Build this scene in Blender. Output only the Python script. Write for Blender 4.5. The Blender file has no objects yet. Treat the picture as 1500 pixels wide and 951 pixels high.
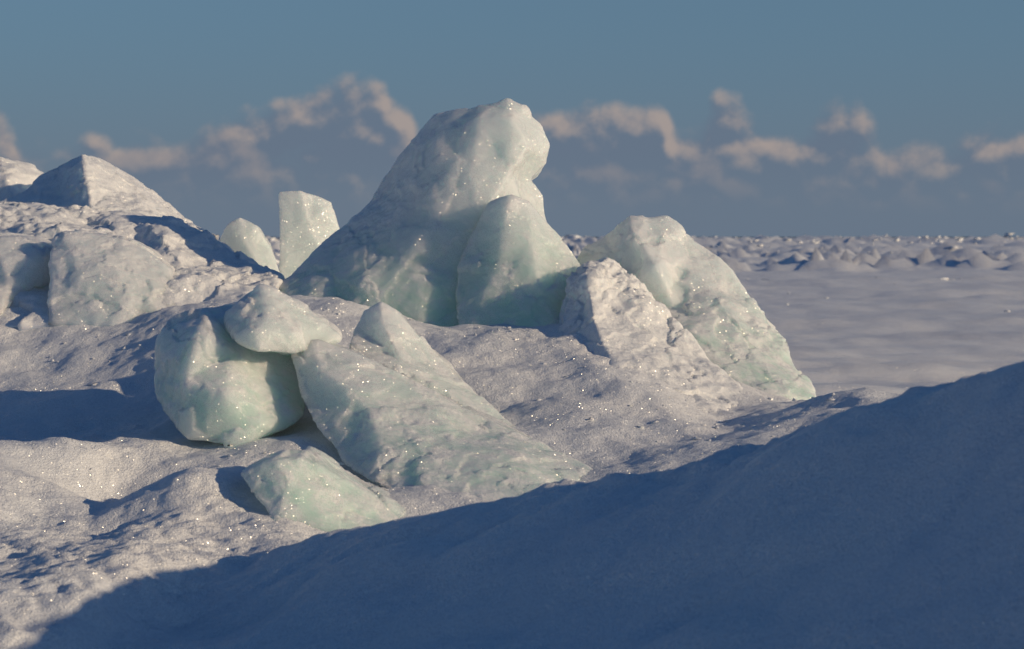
import bpy, bmesh, math, random
import numpy as np
from mathutils import Vector, Matrix
from mathutils.geometry import delaunay_2d_cdt

EYE = 2.0      # eye height above the frozen lake (m)
K = 1.0/3000.0 # image pixel unit: outlines are drawn at 1/3000 of their distance
random.seed(4)
rng = np.random.default_rng(11)
scene = bpy.context.scene

def P(px, py, d):
    return np.array([(px-750.0)*K*d, d, EYE+(347.0-py)*K*d])

# ------------------------------------------------------------------ noise
def _h(ix, iy, iz, seed):
    n = (ix.astype(np.uint32)*np.uint32(374761393) + iy.astype(np.uint32)*np.uint32(668265263)
         + iz.astype(np.uint32)*np.uint32(2246822519) + np.uint32((seed*3266489917) & 0xffffffff))
    n = (n ^ (n >> np.uint32(13)))*np.uint32(1274126177)
    n = (n ^ (n >> np.uint32(16)))*np.uint32(2654435769)
    return n ^ (n >> np.uint32(15))

def noise2(x, y, seed=0):
    fx = np.floor(x); fy = np.floor(y)
    ix = fx.astype(np.int64); iy = fy.astype(np.int64); z0 = np.zeros_like(ix)
    x = x-fx; y = y-fy
    u = x*x*x*(x*(x*6-15)+10); v = y*y*y*(y*(y*6-15)+10)
    out = 0
    for dx in (0, 1):
        for dy in (0, 1):
            h = _h(ix+dx, iy+dy, z0, seed)
            a = h.astype(np.float64)*(2*math.pi/4294967296.0)
            g = np.cos(a)*(x-dx)+np.sin(a)*(y-dy)
            out = out + g*(u if dx else 1-u)*(v if dy else 1-v)
    return out*1.5

def noise3(p, seed=0):
    f = np.floor(p); i = f.astype(np.int64); q = p-f
    w = q*q*q*(q*(q*6-15)+10)
    out = 0
    for dx in (0, 1):
        for dy in (0, 1):
            for dz in (0, 1):
                h = _h(i[:, 0]+dx, i[:, 1]+dy, i[:, 2]+dz, seed)
                gx = (h & np.uint32(1023)).astype(np.float64)/511.5-1
                gy = ((h >> np.uint32(10)) & np.uint32(1023)).astype(np.float64)/511.5-1
                gz = ((h >> np.uint32(20)) & np.uint32(1023)).astype(np.float64)/511.5-1
                g = gx*(q[:, 0]-dx)+gy*(q[:, 1]-dy)+gz*(q[:, 2]-dz)
                out = out+g*(w[:, 0] if dx else 1-w[:, 0])*(w[:, 1] if dy else 1-w[:, 1])*(w[:, 2] if dz else 1-w[:, 2])
    return out*1.2

def fbm2(x, y, s, o=3, seed=0, gain=.5):
    t = 0; a = 1
    for k in range(o):
        c, sn = math.cos(k*.9), math.sin(k*.9)
        t = t+a*noise2((x*c-y*sn)*s, (x*sn+y*c)*s, seed+k*17); a *= gain; s *= 2.03
    return t

def fbm3(p, s, o=3, seed=0, gain=.5):
    t = 0; a = 1
    for k in range(o):
        t = t+a*noise3(p*s+k*5.7, seed+k*17); a *= gain; s *= 2.07
    return t

def sstep(a, b, x):
    t = np.clip((x-a)/(b-a), 0, 1)
    return t*t*(3-2*t)

# ------------------------------------------------------------------ node helpers
class NT:
    def __init__(s, tree):
        s.t = tree; s.n = tree.nodes; s.l = tree.links
    def new(s, typ, **kw):
        n = s.n.new(typ)
        for k, v in kw.items():
            setattr(n, k, v)
        return n
    def set(s, sock, v):
        if isinstance(v, bpy.types.NodeSocket):
            s.l.new(v, sock)
        else:
            sock.default_value = v
    def math(s, op, a, b=0.0, c=None, clamp=False):
        n = s.new('ShaderNodeMath', operation=op); n.use_clamp = clamp
        s.set(n.inputs[0], a); s.set(n.inputs[1], b)
        if c is not None: s.set(n.inputs[2], c)
        return n.outputs[0]
    def vmath(s, op, a, b=None, sc=None):
        n = s.new('ShaderNodeVectorMath', operation=op)
        s.set(n.inputs[0], a)
        if b is not None: s.set(n.inputs[1], b)
        if sc is not None: s.set(n.inputs['Scale'], sc)
        return n.outputs[0]
    def mix(s, f, a, b, blend='MIX'):
        n = s.new('ShaderNodeMix', data_type='RGBA', blend_type=blend)
        s.set(n.inputs[0], f); s.set(n.inputs[6], a); s.set(n.inputs[7], b)
        return n.outputs[2]
    def maprange(s, v, a, b, c=0.0, d=1.0, smooth=True):
        n = s.new('ShaderNodeMapRange')
        n.interpolation_type = 'SMOOTHSTEP' if smooth else 'LINEAR'
        s.set(n.inputs[0], v); s.set(n.inputs[1], a); s.set(n.inputs[2], b)
        s.set(n.inputs[3], c); s.set(n.inputs[4], d)
        return n.outputs[0]
    def noise(s, vec, scale, detail=3, rough=.5, dist=0.0):
        n = s.new('ShaderNodeTexNoise')
        s.set(n.inputs['Vector'], vec); n.inputs['Scale'].default_value = scale
        n.inputs['Detail'].default_value = detail; n.inputs['Roughness'].default_value = rough
        n.inputs['Distortion'].default_value = dist
        return n.outputs[0]
    def bump(s, h, dist, strength=1.0, prev=None):
        b = s.new('ShaderNodeBump'); b.inputs['Strength'].default_value = strength; b.inputs['Distance'].default_value = dist
        s.set(b.inputs['Height'], h)
        if prev is not None: s.l.new(prev, b.inputs['Normal'])
        return b.outputs[0]

def new_mat(name):
    m = bpy.data.materials.new(name); m.use_nodes = True
    m.node_tree.nodes.clear()
    return m, NT(m.node_tree)

def sparkle(t, co, shader, amount, scale):
    """tiny crystal facets that catch the sun"""
    v = t.new('ShaderNodeTexVoronoi'); t.set(v.inputs['Vector'], co); v.inputs['Scale'].default_value = scale
    off = t.vmath('SCALE', t.vmath('SUBTRACT', v.outputs['Color'], (.5, .5, .5)), sc=1.8)
    g = t.new('ShaderNodeNewGeometry')
    nrm = t.vmath('NORMALIZE', t.vmath('ADD', g.outputs['Normal'], off))
    gl = t.new('ShaderNodeBsdfGlossy'); gl.inputs['Roughness'].default_value = .27
    gl.inputs['Color'].default_value = (1, .97, .92, 1)
    t.set(gl.inputs['Normal'], nrm)
    patch = t.maprange(t.noise(co, 4.0, 2), .40, .62, .2, 1.0)
    dot = t.maprange(v.outputs['Distance'], .3, .5, 1.0, 0.0)
    f = t.math('MULTIPLY', t.math('MULTIPLY', patch, dot), amount)
    mx = t.new('ShaderNodeMixShader')
    t.set(mx.inputs[0], f); t.set(mx.inputs[1], shader); t.set(mx.inputs[2], gl.outputs[0])
    return mx.outputs[0]

def snow_material(name, spark=.34):
    m, t = new_mat(name)
    tc = t.new('ShaderNodeTexCoord'); co = tc.outputs['Object']
    big = t.noise(co, 1.3, 3)
    col = t.mix(t.maprange(big, .35, .65), (.76, .77, .79, 1), (.83, .82, .81, 1))
    grain = t.noise(co, 90, 3, .7)
    col = t.mix(t.maprange(grain, .36, .54, .38, 0), col, (.54, .55, .58, 1))
    p = t.new('ShaderNodeBsdfPrincipled')
    t.set(p.inputs['Base Color'], col)
    p.inputs['Roughness'].default_value = .55
    p.inputs['IOR'].default_value = 1.31
    p.inputs['Specular IOR Level'].default_value = .4
    b = t.bump(t.noise(co, 30, 4, .68), .010, .7)
    b = t.bump(t.noise(co, 110, 3, .75), .007, 1.0, b)
    t.l.new(b, p.inputs['Normal'])
    sh = sparkle(t, co, p.outputs[0], spark, 220)
    o = t.new('ShaderNodeOutputMaterial'); t.l.new(sh, o.inputs[0])
    return m

def ice_material(name, green=.5, frost=.5, zlo=1.4, zhi=2.4, spark=.22, sss=.2, bump=1.0, thru=.2):
    """clear lake ice, greener low down, frosted/snow-crusted on top"""
    m, t = new_mat(name)
    g = t.new('ShaderNodeNewGeometry'); co = g.outputs['Position']
    sep = t.new('ShaderNodeSeparateXYZ'); t.l.new(co, sep.inputs[0])
    nsep = t.new('ShaderNodeSeparateXYZ'); t.l.new(g.outputs['Normal'], nsep.inputs[0])
    n1 = t.noise(co, 2.2, 3, .55)
    h = t.math('ADD', sep.outputs[2], t.math('MULTIPLY', t.math('SUBTRACT', n1, .5), .3))
    low = t.maprange(h, zlo, zhi, 1, 0)
    clear = t.mix(low, (.75, .81, .82, 1), (.54, .75, .64, 1))
    clear = t.mix(green, (.78, .81, .82, 1), clear)
    rot = t.new('ShaderNodeVectorRotate', rotation_type='AXIS_ANGLE'); t.set(rot.inputs['Vector'], co)
    rot.inputs['Axis'].default_value = (0, 1, 0); rot.inputs['Angle'].default_value = -.7
    st = t.vmath('MULTIPLY', rot.outputs[0], (2.0, 2.0, 13.0))
    band = t.noise(st, 1.6, 5, .65, .6)
    clear = t.mix(t.maprange(band, .40, .68, 0, .35), clear, (.84, .85, .84, 1))
    cloud = t.noise(co, 9, 5, .7, .5)
    clear = t.mix(t.maprange(cloud, .42, .68, 0, .3), clear, (.84, .84, .83, 1))
    ice = t.new('ShaderNodeBsdfPrincipled')
    t.set(ice.inputs['Base Color'], clear)
    ice.inputs['IOR'].default_value = 1.31
    t.set(ice.inputs['Roughness'], t.maprange(cloud, .35, .65, .08, .32))
    ice.inputs['Subsurface Weight'].default_value = 1.0
    ice.inputs['Subsurface Radius'].default_value = (.75, .9, .85)
    ice.inputs['Subsurface Scale'].default_value = sss
    b = t.bump(t.math('ADD', t.noise(co, 14, 5, .65, .3), t.math('MULTIPLY', band, .8)), .008, .45*bump)
    b = t.bump(t.noise(co, 85, 4, .7), .0045, .6*bump, b)
    t.l.new(b, ice.inputs['Normal'])
    tr = t.new('ShaderNodeBsdfTranslucent'); tr.inputs['Color'].default_value = (.94, .98, .95, 1)
    t.l.new(b, tr.inputs['Normal'])
    m0 = t.new('ShaderNodeMixShader'); m0.inputs[0].default_value = thru
    t.l.new(ice.outputs[0], m0.inputs[1]); t.l.new(tr.outputs[0], m0.inputs[2])
    sn = t.new('ShaderNodeBsdfPrincipled')
    t.set(sn.inputs['Base Color'], t.mix(t.maprange(t.noise(co, 90, 3, .7), .36, .54, .38, 0), (.84, .83, .82, 1), (.55, .57, .59, 1)))
    sn.inputs['Roughness'].default_value = .5; sn.inputs['Specular IOR Level'].default_value = .4
    b3 = t.bump(t.noise(co, 40, 5, .76), .012, .85)
    t.l.new(b3, sn.inputs['Normal'])
    n2 = t.noise(co, 9, 6, .75)
    up = t.math('ADD', t.math('MULTIPLY', nsep.outputs[2], .45), t.math('MULTIPLY', t.math('SUBTRACT', n2, .5), 1.8))
    mask = t.maprange(up, .46-frost*.8, .96-frost*.8, 0, .9)
    mx = t.new('ShaderNodeMixShader')
    t.set(mx.inputs[0], mask); t.l.new(m0.outputs[0], mx.inputs[1]); t.l.new(sn.outputs[0], mx.inputs[2])
    sh = sparkle(t, co, mx.outputs[0], spark, 210)
    o = t.new('ShaderNodeOutputMaterial'); t.l.new(sh, o.inputs[0])
    return m

MAT_SNOW = snow_material('snow_crust')
MAT_PEAK = ice_material('peak_ice', green=1.0, frost=.31, zlo=1.5, zhi=2.25, sss=.28, thru=.24)
MAT_ICE = ice_material('block_ice', green=.8, frost=.40, zlo=1.15, zhi=1.95, thru=.2)
MAT_CRUST = ice_material('snow_crusted_ice', green=.5, frost=.80, zlo=.9, zhi=1.6, thru=.10)
MAT_SLAB = ice_material('clear_slab_ice', green=.8, frost=.34, zlo=1.0, zhi=1.75, sss=.25, thru=.22)
MAT_THIN = ice_material('standing_slab_ice', green=.5, frost=.25, zlo=1.0, zhi=2.4, sss=.12, thru=.35)

# ------------------------------------------------------------------ terrain
CREST = [(210,925,5.7),(280,890,5.95),(340,836,6.2),(400,805,6.2),(500,777,6.1),(600,749,6.0),(700,735,5.95),(800,726,5.85),
 (900,709,5.75),(1000,689,5.65),(1100,661,5.5),(1200,622,5.4),(1300,582,5.3),(1400,551,5.15),(1500,521,5.0),(1620,492,4.85)]
SNOW_PX = [ # image pixels with estimated depths for points of the snow surface
 (600,951,5.0),(750,951,4.8),(1000,951,4.4),(1250,951,4.1),(1500,951,3.8),(400,940,5.3),
 (500,860,5.65),(750,850,5.3),(1000,800,5.0),(1250,780,4.7),(1500,750,4.3),
 (0,951,5.2),(120,951,5.3),(-200,900,5.4),(0,850,5.9),(150,870,5.7),(250,830,6.1),(100,795,6.5),(0,775,6.6),(330,790,6.6),
 (0,735,6.9),(60,700,7.2),(180,755,7.5),(130,747,7.45),(180,784,6.76),(285,708,7.0),(340,735,6.95),(350,692,7.4),(120,675,7.7),
 (0,655,8.3),(0,634,8.8),(150,632,8.8),(250,662,7.9),
 (0,590,9.3),(100,570,9.4),(230,610,8.9),(330,645,8.4),(430,645,8.0),(500,705,7.6),
 (0,510,10.0),(150,500,10.0),(230,510,9.7),(0,467,10.3),(100,462,10.35),(250,456,10.5),(370,442,10.2),(320,470,9.8),
 (600,740,7.2),(700,728,7.4),(850,700,7.6),(900,686,7.7),(1000,664,7.9),(1100,640,8.2),(1195,592,9.2),(1280,577,8.7),
 (430,440,10.3),(500,446,10.35),(600,470,10.3),(700,486,10.1),(800,478,10.05),(560,500,9.7),(650,520,9.6),(750,560,9.2),
 (800,620,8.6),(700,610,8.7),(950,600,8.8),(900,655,8.2),(900,540,9.3),(1000,575,9.3),(1080,610,9.0),
]
WP = [
 (0,3,.85),(-2,3,.55),(1.3,2.4,1.2),(0,0,.35),(3,0,.9),(-3,1,.5),(1.95,4.3,1.86),(2.8,3.8,1.93),(4,3.2,1.98),(5,2.5,1.95),(2.3,2.4,1.5),(7,2,1.5),(5,0,1.1),  # includes an unseen ridge off to the right, added to shade the near drift
 (3.2,5.0,1.4),(2.2,5.4,1.25),(4.5,5,1.35),(1.4,6.2,1.2),(2.4,7,1.05),(4,7,1.0),(6,6,1.0),(8,6,.9),
 (-.45,6.7,.99),(.1,6.7,1.0),(.55,6.8,1.05),(1.0,7.0,1.12),(2.2,9,1.05),(2.0,11,.8),(3.5,10,.6),
 (-.6,12,1.45),(.6,12,1.2),(1.6,12.5,.7),(2.6,13.5,.3),(0,15,.6),(4,15,.05),(7,12,.2),
 (-2.2,12,1.72),(-3,12,1.75),(-1.6,12,1.66),(-1.6,14,1.55),(-2.8,14,1.7),(-4,14,1.8),(-3,17,.8),(-5,10,1.7),(-5,13,1.75),(-4,8,1.35),(-3.5,6,1.1),(-7,8,1.1),(-7,13,1.2),(-5,3,.7),
 (0,18,.0),(-6,19,.1),(5,18,0)]
pts = np.array([P(*s) for s in CREST+SNOW_PX]+[np.array(w, float) for w in WP])
def tps_fit(p, lam=2e-4):
    n = len(p); d = np.hypot(p[:, None, 0]-p[None, :, 0], p[:, None, 1]-p[None, :, 1])
    Kk = np.where(d > 0, d*d*np.log(d+1e-12), 0)+lam*np.eye(n)
    Q = np.c_[np.ones(n), p[:, 0], p[:, 1]]
    A = np.zeros((n+3, n+3)); A[:n, :n] = Kk; A[:n, n:] = Q; A[n:, :n] = Q.T
    return np.linalg.solve(A, np.r_[p[:, 2], 0, 0, 0])
W = tps_fit(pts)
def tps_eval(x, y):
    z = W[-3]+W[-2]*x+W[-1]*y
    for i, p in enumerate(pts):
        r2 = (x-p[0])**2+(y-p[1])**2
        z = z+W[i]*.5*r2*np.log(r2+1e-12)
    return z
CR = np.array([P(*s)[:2] for s in CREST])

def ground_z(x, y):
    base = tps_eval(x, y)
    r = np.sqrt(((x+0)/8.5)**2+((y-7)/10.5)**2)
    m = 1-sstep(.8, 1.2, r)
    base = np.clip(base, -.1, 2.4)
    dist = np.hypot(x, y)
    # frozen lake relief: wind-packed drifts near, low pressure ridges far
    und = fbm2(x*.5, y*1.5, .11, 4, 5)*.11 + np.abs(fbm2(x*.4, y, .5, 4, 9, .6))*.12 + np.maximum(fbm2(x*.3, y*1.3, .33, 4, 19, .55), 0)*.22
    belt = sstep(-.15, .25, fbm2(x*.25, y, .022, 2, 33))*sstep(75, 130, dist)
    lumpy = np.maximum(fbm2(x*.7, y, .45, 5, 14, .75)-.02, 0)
    und = und+belt*lumpy*.95
    far = sstep(230, 380, dist)
    und = und+far*np.abs(fbm2(x*.7, y, .12, 4, 88, .65))*1.8
    und = und*(1-sstep(900, 1400, dist))
    crest = np.interp(x, CR[:, 0], CR[:, 1])
    crest = np.where(x < CR[0, 0], CR[0, 1]-(CR[0, 0]-x)*2.0, crest)
    smooth = sstep(-.02, .2, crest-y)
    lump = fbm2(x, y, 1.5, 3, 3)*.045
    patch = sstep(-.1, .4, fbm2(x, y, .9, 2, 77))
    leftlow = sstep(7.4, 6.4, y) * sstep(-.4, -1.0, x)
    patch = np.maximum(patch*.6, leftlow)
    mid = fbm2(x, y, 5.0, 3, 21)
    cup = np.abs(fbm2(x*.8, y*1.3, 8.0, 3, 40, .5))
    fine = fbm2(x, y, 26.0, 3, 50, .6)
    rough = lump+mid*(.007+.010*patch)+cup*(.002+.010*patch+.014*leftlow)+fine*.0022
    back = np.exp(-((y-crest-.8)/.6)**2)*sstep(-.2, .3, x)
    rough = rough+back*(np.abs(fbm2(x, y, 6.0, 3, 44, .6))*.065)
    soft = fbm2(x*.7+y*.4, y*1.1, 1.3, 3, 60)*.06+np.abs(fbm2(x*.6-y*.5, y, 2.6, 3, 66))*.03
    soft = soft+fbm2(x, y, 14, 3, 68)*(.002+.005*np.exp(-((crest-y)/.4)**2))
    near = base+rough*(1-smooth)+soft*smooth
    return near*m+und*(1-m)

def axis(lo, hi, step, far_lo, far_hi, grow):
    a = list(np.arange(lo, hi, step))
    s = step; v = a[-1]; up = []
    while v < far_hi:
        s *= grow; v += s; up.append(v)
    s = step; v = lo; dn = []
    while v > far_lo:
        s *= grow; v -= s; dn.append(v)
    return np.array(dn[::-1]+a+up)
xs = axis(-2.7, 2.2, .0115, -2500, 2500, 1.03)
ys = axis(4.2, 10.6, .0115, -300, 1500, 1.014)
X, Y = np.meshgrid(xs, ys)
Z = ground_z(X.ravel(), Y.ravel())
co = np.c_[X.ravel(), Y.ravel(), Z]
nx, ny = len(xs), len(ys)
idx = np.arange(nx*ny).reshape(ny, nx)
quads = np.stack([idx[:-1, :-1], idx[:-1, 1:], idx[1:, 1:], idx[1:, :-1]], -1).reshape(-1, 4)
def mesh_np(name, co, faces, mat, smooth=True):
    me = bpy.data.meshes.new(name)
    k = faces.shape[1]; nf = len(faces)
    me.vertices.add(len(co)); me.vertices.foreach_set('co', co.astype(np.float32).ravel())
    me.loops.add(nf*k); me.loops.foreach_set('vertex_index', faces.astype(np.int32).ravel())
    me.polygons.add(nf); me.polygons.foreach_set('loop_start', np.arange(0, nf*k, k, dtype=np.int32))
    me.polygons.foreach_set('loop_total', np.full(nf, k, dtype=np.int32))
    me.update(calc_edges=True); me.validate()
    me.polygons.foreach_set('use_smooth', np.full(nf, smooth))
    me.materials.append(mat)
    ob = bpy.data.objects.new(name, me); scene.collection.objects.link(ob)
    return ob
ground = mesh_np('snow_ground', co, quads, MAT_SNOW)
print('ground verts', len(co))

# ------------------------------------------------------------------ open water
m, t = new_mat('open_water')
tc = t.new('ShaderNodeTexCoord')
p = t.new('ShaderNodeBsdfPrincipled'); p.inputs['Base Color'].default_value = (.02, .05, .09, 1)
p.inputs['Roughness'].default_value = .5; p.inputs['IOR'].default_value = 1.33; p.inputs['Specular IOR Level'].default_value = .2
b = t.new('ShaderNodeBump'); b.inputs['Distance'].default_value = .3
t.set(b.inputs['Height'], t.noise(tc.outputs['Object'], .2, 3)); t.l.new(b.outputs[0], p.inputs['Normal'])
o = t.new('ShaderNodeOutputMaterial'); t.l.new(p.outputs[0], o.inputs[0])
wv = np.array([(-30000, 1300, -.12), (30000, 1300, -.12), (30000, 45000, -.12), (-30000, 45000, -.12)], float)
mesh_np('lake_water', wv, np.array([[0, 1, 2, 3]]), m, False)

# ------------------------------------------------------------------ ice chunks
def ice_solid(name, parts, mat, voxel=.011, smooth=2, amp=1.0, seed=0, chip=.5, dd=0.0):
    """parts: list of (outline[(px,py,d)], interior[(px,py,d)], thickness). Union of closed solids, remeshed and weathered."""
    bm = bmesh.new()
    for outline, inner, th in parts:
        outline = [(a[0], a[1], a[2]+dd) for a in outline]; inner = [(a[0], a[1], a[2]+dd) for a in inner]
        n = len(outline); allp = list(outline)+list(inner)
        v2 = [Vector((a[0], -a[1])) for a in allp]
        area = sum(v2[i].x*v2[(i+1) % n].y-v2[(i+1) % n].x*v2[i].y for i in range(n))
        order = list(range(n)) if area > 0 else list(range(n))[::-1]
        r = delaunay_2d_cdt(v2, [], [order], 1, 1e-4)
        tris = r[2]; orig = r[3]; vmap = [o_[0] if o_ else 0 for o_ in orig]
        cx = sum(a[0] for a in outline)/n; cy = sum(a[1] for a in outline)/n
        F = [bm.verts.new(P(*a)) for a in allp]
        Bk = []
        for i, a in enumerate(allp):
            if i < n:
                q = P(cx+(a[0]-cx)*.9, cy+(a[1]-cy)*.93, a[2]); q[1] += th
                q[2] = min(q[2], P(*a)[2])
            else:
                q = P(*a); q[1] += th*1.35+.05
            Bk.append(bm.verts.new(q))
        for f in tris:
            f = [vmap[k] for k in f]
            if len(set(f)) < 3: continue
            bm.faces.new([F[k] for k in f]); bm.faces.new([Bk[k] for k in reversed(f)])
        for j in range(n):
            a, b_ = order[j], order[(j+1) % n]
            bm.faces.new([F[b_], F[a], Bk[a], Bk[b_]])
    bmesh.ops.recalc_face_normals(bm, faces=bm.faces)
    me = bpy.data.meshes.new(name+'_raw'); bm.to_mesh(me); bm.free()
    ob = bpy.data.objects.new(name+'_raw', me); scene.collection.objects.link(ob)
    md = ob.modifiers.new('r', 'REMESH'); md.mode = 'VOXEL'; md.voxel_size = voxel
    if smooth:
        ms = ob.modifiers.new('s', 'SMOOTH'); ms.factor = .5; ms.iterations = smooth
    dg = bpy.context.evaluated_depsgraph_get()
    ev = ob.evaluated_get(dg)
    me2 = bpy.data.meshes.new_from_object(ev)
    bpy.data.objects.remove(ob); bpy.data.meshes.remove(me)
    me2.name = name
    nv = len(me2.vertices)
    c = np.empty(nv*3, np.float32); me2.vertices.foreach_get('co', c); c = c.reshape(-1, 3).astype(float)
    nr = np.empty(nv*3, np.float32); me2.vertices.foreach_get('normal', nr); nr = nr.reshape(-1, 3)
    d = fbm3(c, 2.3, 3, seed+1, .45)*.028
    rid = 1-np.abs(fbm3(c*np.array([1, 1, 1.3]), 5.0, 3, seed+5))*1.6
    d = d+(rid-.6)*.009
    lo = c.min(0)-.1; hi = c.max(0)+.1
    r2 = np.random.default_rng(seed+3)
    for ns, kk in ((26, .10), (160, .09)):
        sd = r2.uniform(lo, hi, (ns, 3)); dr = r2.normal(0, 1, (ns, 3)); dr /= np.linalg.norm(dr, axis=1)[:, None]
        cw = c+np.c_[fbm3(c, 5, 3, seed+61), fbm3(c, 5, 3, seed+62), fbm3(c, 5, 3, seed+63)]*.09
        best = np.full(len(c), 1e9); bi = np.zeros(len(c), int)
        for j in range(ns):
            q = ((cw-sd[j])**2).sum(1); mk = q < best; best[mk] = q[mk]; bi[mk] = j
        d = d+np.clip(((c-sd[bi])*dr[bi]).sum(1), -.15, .15)*kk*chip
    pit = sstep(.0, .5, fbm3(c, 2.0, 2, seed+90))
    d = d+fbm3(c, 15, 4, seed+9, .6)*(.0025+.010*pit)
    c = c+nr*(d*amp+.004*min(smooth, 10)/5)[:, None]
    cen = c.mean(0); c0 = c-cen
    me2.vertices.foreach_set('co', c0.astype(np.float32).ravel()); me2.update()
    me2.polygons.foreach_set('use_smooth', np.ones(len(me2.polygons), bool))
    me2.materials.clear(); me2.materials.append(mat)
    ob = bpy.data.objects.new(name, me2); ob.location = cen; scene.collection.objects.link(ob)
    return ob

# the big leaning peak
ice_solid('ice_peak', [(
 [(370,452,10.75),(400,430,10.9),(430,405,11.0),(465,370,11.1),(505,336,11.2),(535,304,11.25),(560,264,11.3),(588,226,11.3),(615,197,11.3),(636,168,11.3),
  (690,161,11.2),(725,155,11.15),(743,146,11.15),(770,156,11.15),(791,180,11.2),(804,210,11.2),(802,240,11.2),(780,262,11.2),(798,285,11.2),(802,330,11.2),(800,400,11.0),
  (810,500,10.6),(700,520,10.35),(600,505,10.35),(500,480,10.5),(430,470,10.6)],
 [(655,186,11.12),(705,176,11.04),(750,176,11.0),(775,215,10.96),(630,235,10.98),(690,250,10.86),(745,255,10.88),(590,300,10.95),(640,320,10.78),(700,320,10.74),(765,300,10.95),
  (545,350,10.9),(590,380,10.7),(490,400,10.85),(530,430,10.6),(620,430,10.52),(680,400,10.6),(450,438,10.7),(780,360,10.9)], .55)],
 MAT_PEAK, .009, 5, .95, 1, chip=.45)
# block leaning on its right foot
ice_solid('ice_block', [(
 [(745,288,10.6),(775,298,10.65),(802,324,10.7),(830,360,10.7),(848,390,10.65),(840,430,10.45),(822,480,10.25),(730,510,10.15),(672,500,10.2),(668,430,10.48),(680,370,10.65),(700,323,10.7),(716,301,10.68)],
 [(738,330,10.53),(728,390,10.46),(700,450,10.31),(780,350,10.5),(790,420,10.34),(760,460,10.24)], .3)],
 MAT_PEAK, .009, 3, .85, 20, chip=.5)
# broad slab on the right
ice_solid('ice_slab', [(
 [(840,420,10.5),(848,390,10.6),(858,362,10.65),(885,347,10.65),(905,331,10.6),(922,317,10.6),(950,321,10.6),(978,319,10.65),(1003,340,10.65),(1042,365,10.6),(1077,398,10.5),(1103,436,10.4),
  (1132,480,10.2),(1157,498,10.1),(1168,538,9.9),(1187,563,9.8),(1200,592,9.6),(1200,660,9.4),(1110,665,9.1),(1040,600,9.4),(960,540,9.6),(850,500,10.0)],
 [(900,370,10.45),(930,345,10.4),(960,390,10.25),(1000,380,10.45),(1040,420,10.32),(990,450,10.2),(1020,480,9.95),(1080,470,10.05),(1060,540,9.65),(1110,530,9.75),(1120,590,9.35),(1150,580,9.5),(900,440,10.3),(1065,590,9.35)], .45)],
 MAT_ICE, .009, 4, 1.2, 33, dd=.45, chip=.5)
# snow-crusted rib in front of it
ice_solid('snow_crusted_ice', [(
 [(826,440,10.15),(838,405,10.2),(862,383,10.25),(890,380,10.3),(915,392,10.3),(945,425,10.2),(985,475,10.05),(1030,525,9.85),(1080,570,9.55),(1122,622,9.3),(1060,660,8.8),(950,640,8.8),(870,590,9.1),(815,500,9.8)],
 [(862,415,10.02),(870,470,9.72),(930,480,9.82),(900,540,9.32),(960,550,9.35),(1020,570,9.3),(1060,615,8.98),(900,430,10.08)], .5)],
 MAT_CRUST, .009, 5, 1.6, 47, dd=.1, chip=.35)
# tilted slabs in the middle
ice_solid('tilted_ice_slab', [(
 [(424,520,8.3),(430,503,8.35),(455,497,8.35),(505,512,8.35),(565,540,8.3),(640,578,8.25),(720,618,8.15),(800,655,8.05),(868,692,7.85),(800,735,7.4),(700,740,7.3),(600,735,7.3),(555,712,7.45),(510,680,7.7),(470,635,7.9),(440,590,8.1)],
 [(470,540,8.15),(540,600,7.95),(620,660,7.7),(700,680,7.6),(780,700,7.55),(560,660,7.65),(600,610,7.98)], .3)],
 MAT_SLAB, .008, 1, .7, 58, chip=.7)
ice_solid('tilted_ice_slab', [(
 [(522,480,8.95),(532,455,9.0),(558,443,9.0),(580,455,9.0),(610,488,8.95),(650,530,8.9),(700,578,8.75),(750,625,8.55),(810,665,8.3),(760,700,8.1),(640,640,8.3),(560,570,8.5),(500,530,8.6)],
 [(560,475,8.85),(590,530,8.7),(650,580,8.55),(710,630,8.4)], .22)],
 MAT_SLAB, .008, 2, .7, 69, chip=.6)
# block with a slab frozen on top of it, left of the tilted slabs
ice_solid('ice_boulder', [(
 [(227,540,8.75),(232,500,8.8),(256,472,8.85),(305,456,8.9),(345,446,8.9),(380,460,8.85),(420,495,8.8),(438,540,8.75),(450,575,8.7),(442,608,8.55),(400,634,8.4),(340,652,8.33),(276,642,8.35),(242,600,8.55),(228,572,8.65)],
 [(290,495,8.56),(272,560,8.44),(330,580,8.36),(345,520,8.62),(395,560,8.58),(380,620,8.36),(390,515,8.72)], .45),
 ([(335,470,8.75),(345,443,8.8),(362,430,8.8),(380,419,8.8),(402,428,8.8),(440,452,8.8),(478,477,8.8),(499,497,8.78),(462,514,8.66),(420,520,8.55),(380,514,8.48),(348,495,8.55)],
  [(392,462,8.64),(430,488,8.58),(380,485,8.52)], .34)],
 MAT_ICE, .009, 5, 1.0, 71, chip=.6, dd=-.33)
# low shard at the front
ice_solid('ice_shard', [(
 [(352,695,6.95),(405,672,6.95),(440,669,7.0),(475,688,7.05),(520,712,7.1),(600,744,7.15),(560,800,6.85),(480,815,6.7),(408,825,6.6),(402,770,6.75),(380,735,6.85)],
 [(420,720,6.85),(470,750,6.85)], .3)],
 MAT_ICE, .008, 2, .7, 83, chip=.6)
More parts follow.
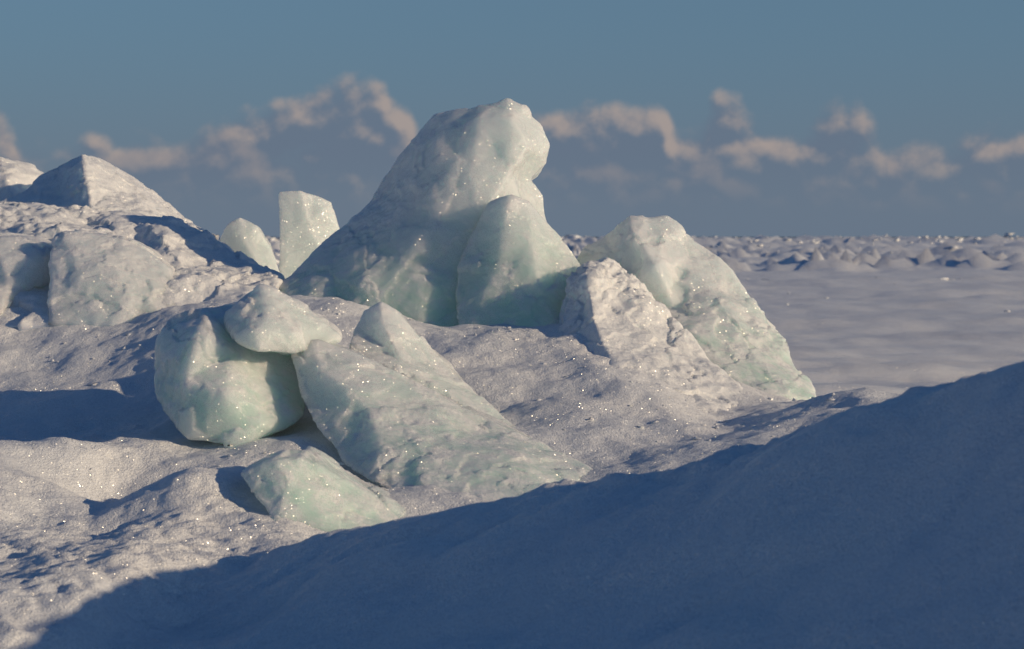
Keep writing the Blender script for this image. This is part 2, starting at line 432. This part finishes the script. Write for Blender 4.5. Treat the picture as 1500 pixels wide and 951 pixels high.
# left group
ice_solid('ice_cone', [(
 [(-10,300,13.8),(35,278,13.9),(60,258,14),(85,244,14),(120,223,14),(150,240,14),(200,275,14),(260,320,14),(310,352,13.8),(380,400,13.3),(416,418,13),(400,470,12.6),(200,470,12.6),(20,460,12.8),(-20,380,13.4)],
 [(122,245,13.7),(135,300,13.3),(180,320,13.2),(220,350,13.0),(90,290,13.7),(300,400,12.8),(100,350,13.1)], .7)],
 MAT_CRUST, .012, 4, 1.1, 91, chip=.4)
ice_solid('ice_mound', [(
 [(-120,230,15),(-40,228,15),(0,232,15),(28,238,15),(60,258,15),(70,290,15),(40,340,14.6),(-120,340,14.6)],
 [(-40,260,14.7),(10,262,14.6),(20,290,14.5)], .6)], MAT_CRUST, .018, 2, 1, 95)
ice_solid('ice_mound', [(
 [(-160,300,12.8),(-60,292,12.8),(0,297,12.8),(60,300,12.8),(140,318,12.6),(200,320,12.6),(250,319,12.6),(300,348,12.4),(350,383,12.1),(412,412,11.6),(395,450,11),(250,475,10.9),(100,480,10.9),(0,480,10.9),(-160,480,10.9)],
 [(0,330,12.2),(80,335,12),(160,340,12.1),(240,350,11.9),(290,400,11.4),(200,400,11.6),(100,400,11.7),(340,425,11.2),(0,400,11.6),(240,440,11.1)], .8)],
 MAT_CRUST, .011, 4, 1.8, 99, dd=-.65, chip=.5)
ice_solid('ice_block', [(
 [(78,348,11.3),(108,341,11.35),(180,348,11.35),(215,364,11.3),(250,396,11.2),(260,460,10.9),(160,480,10.75),(72,475,10.8),(74,400,11.1)],
 [(110,375,11.12),(170,385,11.06),(220,410,11.05),(120,440,10.9),(190,440,10.88)], .35)], MAT_ICE, .009, 2, .9, 104, dd=-.55)
ice_solid('ice_block', [(
 [(-80,352,11.5),(0,344,11.5),(50,350,11.5),(76,366,11.5),(70,412,11.3),(30,432,11.1),(0,460,10.9),(-80,470,10.9)],
 [(0,375,11.25),(45,380,11.25),(10,420,11.1)], .35)], MAT_ICE, .011, 3, 1, 107, dd=-.5)
# standing slabs behind
ice_solid('standing_ice_slab', [(
 [(408,281,13.9),(440,280,13.9),(462,287,13.95),(485,297,14),(498,335,14),(500,430,13.9),(407,440,13.8),(409,350,13.85)],
 [(450,330,13.87),(470,310,13.92)], .14)], MAT_THIN, .010, 2, .5, 110)
ice_solid('standing_ice_slab', [(
 [(321,352,13.6),(333,328,13.6),(350,320,13.6),(376,332,13.6),(398,364,13.6),(413,405,13.5),(415,450,13.4),(330,450,13.4)],
 [(355,350,13.53),(380,390,13.45)], .15)], MAT_THIN, .010, 2, .5, 112)

# ------------------------------------------------------------------ rubble
def rubble(name, items, mat):
    vs = []; fs = []
    base = np.array([(-1,-1,-1),(1,-1,-1),(1,1,-1),(-1,1,-1),(-1,-1,1),(1,-1,1),(1,1,1),(-1,1,1)], float)
    fq = np.array([(0,3,2,1),(4,5,6,7),(0,1,5,4),(1,2,6,5),(2,3,7,6),(3,0,4,7)])
    for (x, y, z, s) in items:
        b_ = base*rng.uniform(.2, 1, (8, 3))*np.array([rng.uniform(.6, 2.2), rng.uniform(.5, 1.3), rng.uniform(.2, .6)])*s*.5
        a = rng.uniform(0, 6.28); ti = rng.normal(0, .4)
        R = np.array(Matrix.Rotation(a, 3, 'Z') @ Matrix.Rotation(ti, 3, 'X'))
        fs.append(fq+8*len(vs)); vs.append(b_ @ R.T+np.array([x, y, z]))
    return mesh_np(name, np.concatenate(vs), np.concatenate(fs), mat, True)
def gz(x, y): return ground_z(np.atleast_1d(x), np.atleast_1d(y))
items = []
for (y0, y1, n, smin, smax) in [(330, 1150, 9000, .5, 1.9), (90, 320, 8000, .10, .6), (40, 100, 300, .04, .12)]:
    yy = np.exp(rng.uniform(math.log(y0), math.log(y1), n)); xx = rng.uniform(-.55, .55, n)*yy
    dens = fbm2(xx*.4, yy, .012 if y0 > 300 else .05, 3, 200)
    zz = gz(xx, yy)
    for a, b_, c_, dn in zip(xx, yy, zz, dens):
        if dn > (-.1 if y0 > 300 else .03)+rng.uniform(-.1, .2):
            items.append((a, b_, c_, rng.uniform(smin, smax)*(.5+max(dn, 0)*1.5)))
rubble('ice_rubble_field', items, MAT_SNOW)
items = []
for cx, cy, sx, sy, n in [(-.75, 7.55, .5, .2, 70), (.1, 9.6, .8, .4, 40), (.9, 8.6, .35, .35, 70), (-1.9, 9.9, .6, .15, 40), (0, 10.0, .5, .1, 40)]:
    xx = rng.normal(cx, sx, n); yy = rng.normal(cy, sy, n); zz = gz(xx, yy)
    for a, b_, c_ in zip(xx, yy, zz):
        items.append((a, b_, c_+.001, .008+.028*rng.random()**3))
rubble('ice_crumbs', items, MAT_CRUST)

# ------------------------------------------------------------------ sun + sky
EL = math.radians(15.3); AZ = math.radians(110.5)
s = Vector((math.cos(EL)*math.sin(AZ), math.cos(EL)*math.cos(AZ), math.sin(EL)))
sl = bpy.data.lights.new('sun', 'SUN'); sl.energy = 3.5; sl.angle = math.radians(.5); sl.color = (1, .79, .52)
so = bpy.data.objects.new('sun', sl); so.rotation_euler = s.to_track_quat('Z', 'Y').to_euler(); so.location = s*50; scene.collection.objects.link(so)

w = bpy.data.worlds.new('World'); scene.world = w; w.use_nodes = True
t = NT(w.node_tree); t.n.clear()
sky = t.new('ShaderNodeTexSky', sky_type='NISHITA'); sky.sun_disc = False
sky.sun_elevation = EL; sky.sun_rotation = AZ; sky.altitude = 200; sky.air_density = 1.0; sky.dust_density = .6; sky.ozone_density = 3.0
tc = t.new('ShaderNodeTexCoord'); D = t.vmath('NORMALIZE', tc.outputs['Generated'])
sp = t.new('ShaderNodeSeparateXYZ'); t.l.new(D, sp.inputs[0])
az = t.math('ARCTAN2', sp.outputs[0], sp.outputs[1])
el = t.math('ARCSINE', sp.outputs[2])
u0 = t.math('MULTIPLY_ADD', az, 2.0, .5)
v0 = el
TOPS = [(-100,200),(0,170),(30,185),(60,225),(100,232),(160,205),(220,212),(300,192),(380,165),(430,150),(500,135),(535,118),(575,142),(600,180),(650,230),(720,215),(800,165),(835,158),(890,138),(930,150),(975,165),(1000,205),(1040,165),(1070,146),(1110,172),(1160,192),(1200,176),(1240,152),(1270,180),(1320,214),(1370,216),(1420,205),(1460,190),(1500,192),(1600,190)]
def cloud_density(du, dv, dtop, seed, B, sc):
    u = t.math('ADD', u0, du*2.0); v = t.math('ADD', v0, dv)
    fc = t.new('ShaderNodeFloatCurve'); cv = fc.mapping.curves[0]
    fc.mapping.extend = 'HORIZONTAL'
    pl = [((px-750)/3000*2+.5, (347-py)/3000/.1) for px, py in TOPS]
    pl = [q for q in pl if 0 <= q[0] <= 1]
    cv.points[0].location = pl[0]; cv.points[1].location = pl[-1]
    for q in pl[1:-1]: cv.points.new(*q)
    fc.mapping.update(); fc.inputs['Factor'].default_value = 1
    ush = t.math('FRACT', t.math('ADD', u, seed*.137)) if seed else u
    t.set(fc.inputs['Value'], ush)
    top = t.math('MULTIPLY_ADD', fc.outputs[0], .1, dtop)
    cv3 = t.new('ShaderNodeCombineXYZ'); t.set(cv3.inputs[0], u); t.set(cv3.inputs[1], t.math('MULTIPLY', v, 2.3)); cv3.inputs[2].default_value = seed*3.3+5.1
    n = t.noise(cv3.outputs[0], sc*1.3, 5, .6, .0)
    vo = t.new('ShaderNodeTexVoronoi'); vo.normalize = True; t.set(vo.inputs['Vector'], cv3.outputs[0])
    vo.inputs['Scale'].default_value = sc; vo.inputs['Detail'].default_value = 1; vo.inputs['Roughness'].default_value = .55
    puff = t.math('MULTIPLY', t.math('SUBTRACT', .36, vo.outputs['Distance']), B)
    d = t.math('MULTIPLY', t.math('SUBTRACT', top, v), 70.0)
    d = t.math('MINIMUM', d, .9)
    return t.math('ADD', t.math('ADD', d, puff), t.math('MULTIPLY', t.math('SUBTRACT', n, .5), 1.5))
tint = t.mix(t.maprange(el, .12, .6), (.66, .78, .86, 1), (.41, .65, .91, 1))
base = t.mix(1.0, sky.outputs[0], tint, 'MULTIPLY')
base = t.mix(t.maprange(el, -.02, .30, .97, 0.0), base, t.mix(t.maprange(el, .0, .11), (1.66, 2.20, 3.0, 1), (1.34, 2.28, 3.38, 1)))
col = base
for seed, dtop, amt, litamt, B, sc in [(0, .001, .8, .64, 2.8, 18), (1, -.022, .6, .40, 3.0, 21)]:
    a = cloud_density(0, 0, dtop, seed, B, sc)
    b_ = cloud_density(.0028, .0060, dtop, seed, B, sc)
    alpha = t.maprange(a, .0, .95)
    lit = t.maprange(t.math('SUBTRACT', a, b_), .0, 1.0)
    cc = t.mix(t.math('MULTIPLY', lit, litamt), (1.58, 2.06, 2.85, 1), (6.9, 5.2, 4.1, 1))
    lowfade = t.maprange(v0, .008, .045)
    f = t.math('MULTIPLY', t.math('MULTIPLY', alpha, amt), lowfade)
    f = t.math('MULTIPLY', f, t.maprange(t.math('ABSOLUTE', az), 1.2, 2.2, 1, 0))
    col = t.mix(f, col, cc)
bg = t.new('ShaderNodeBackground'); t.l.new(col, bg.inputs[0]); bg.inputs[1].default_value = .083
wo = t.new('ShaderNodeOutputWorld'); t.l.new(bg.outputs[0], wo.inputs[0])

# ------------------------------------------------------------------ camera
cam = bpy.data.cameras.new('camera'); cam.lens = 72; cam.sensor_width = 36; cam.shift_y = -128.5/1500
cam.clip_start = .1; cam.clip_end = 60000
cam.dof.use_dof = True; cam.dof.focus_distance = 9.3; cam.dof.aperture_fstop = 5.6
co_ = bpy.data.objects.new('camera', cam); co_.location = (0, 0, EYE); co_.rotation_euler = (math.radians(90), 0, 0)
scene.collection.objects.link(co_); scene.camera = co_
scene.view_settings.view_transform = 'Standard'; scene.view_settings.look = 'None'; scene.view_settings.exposure = 0
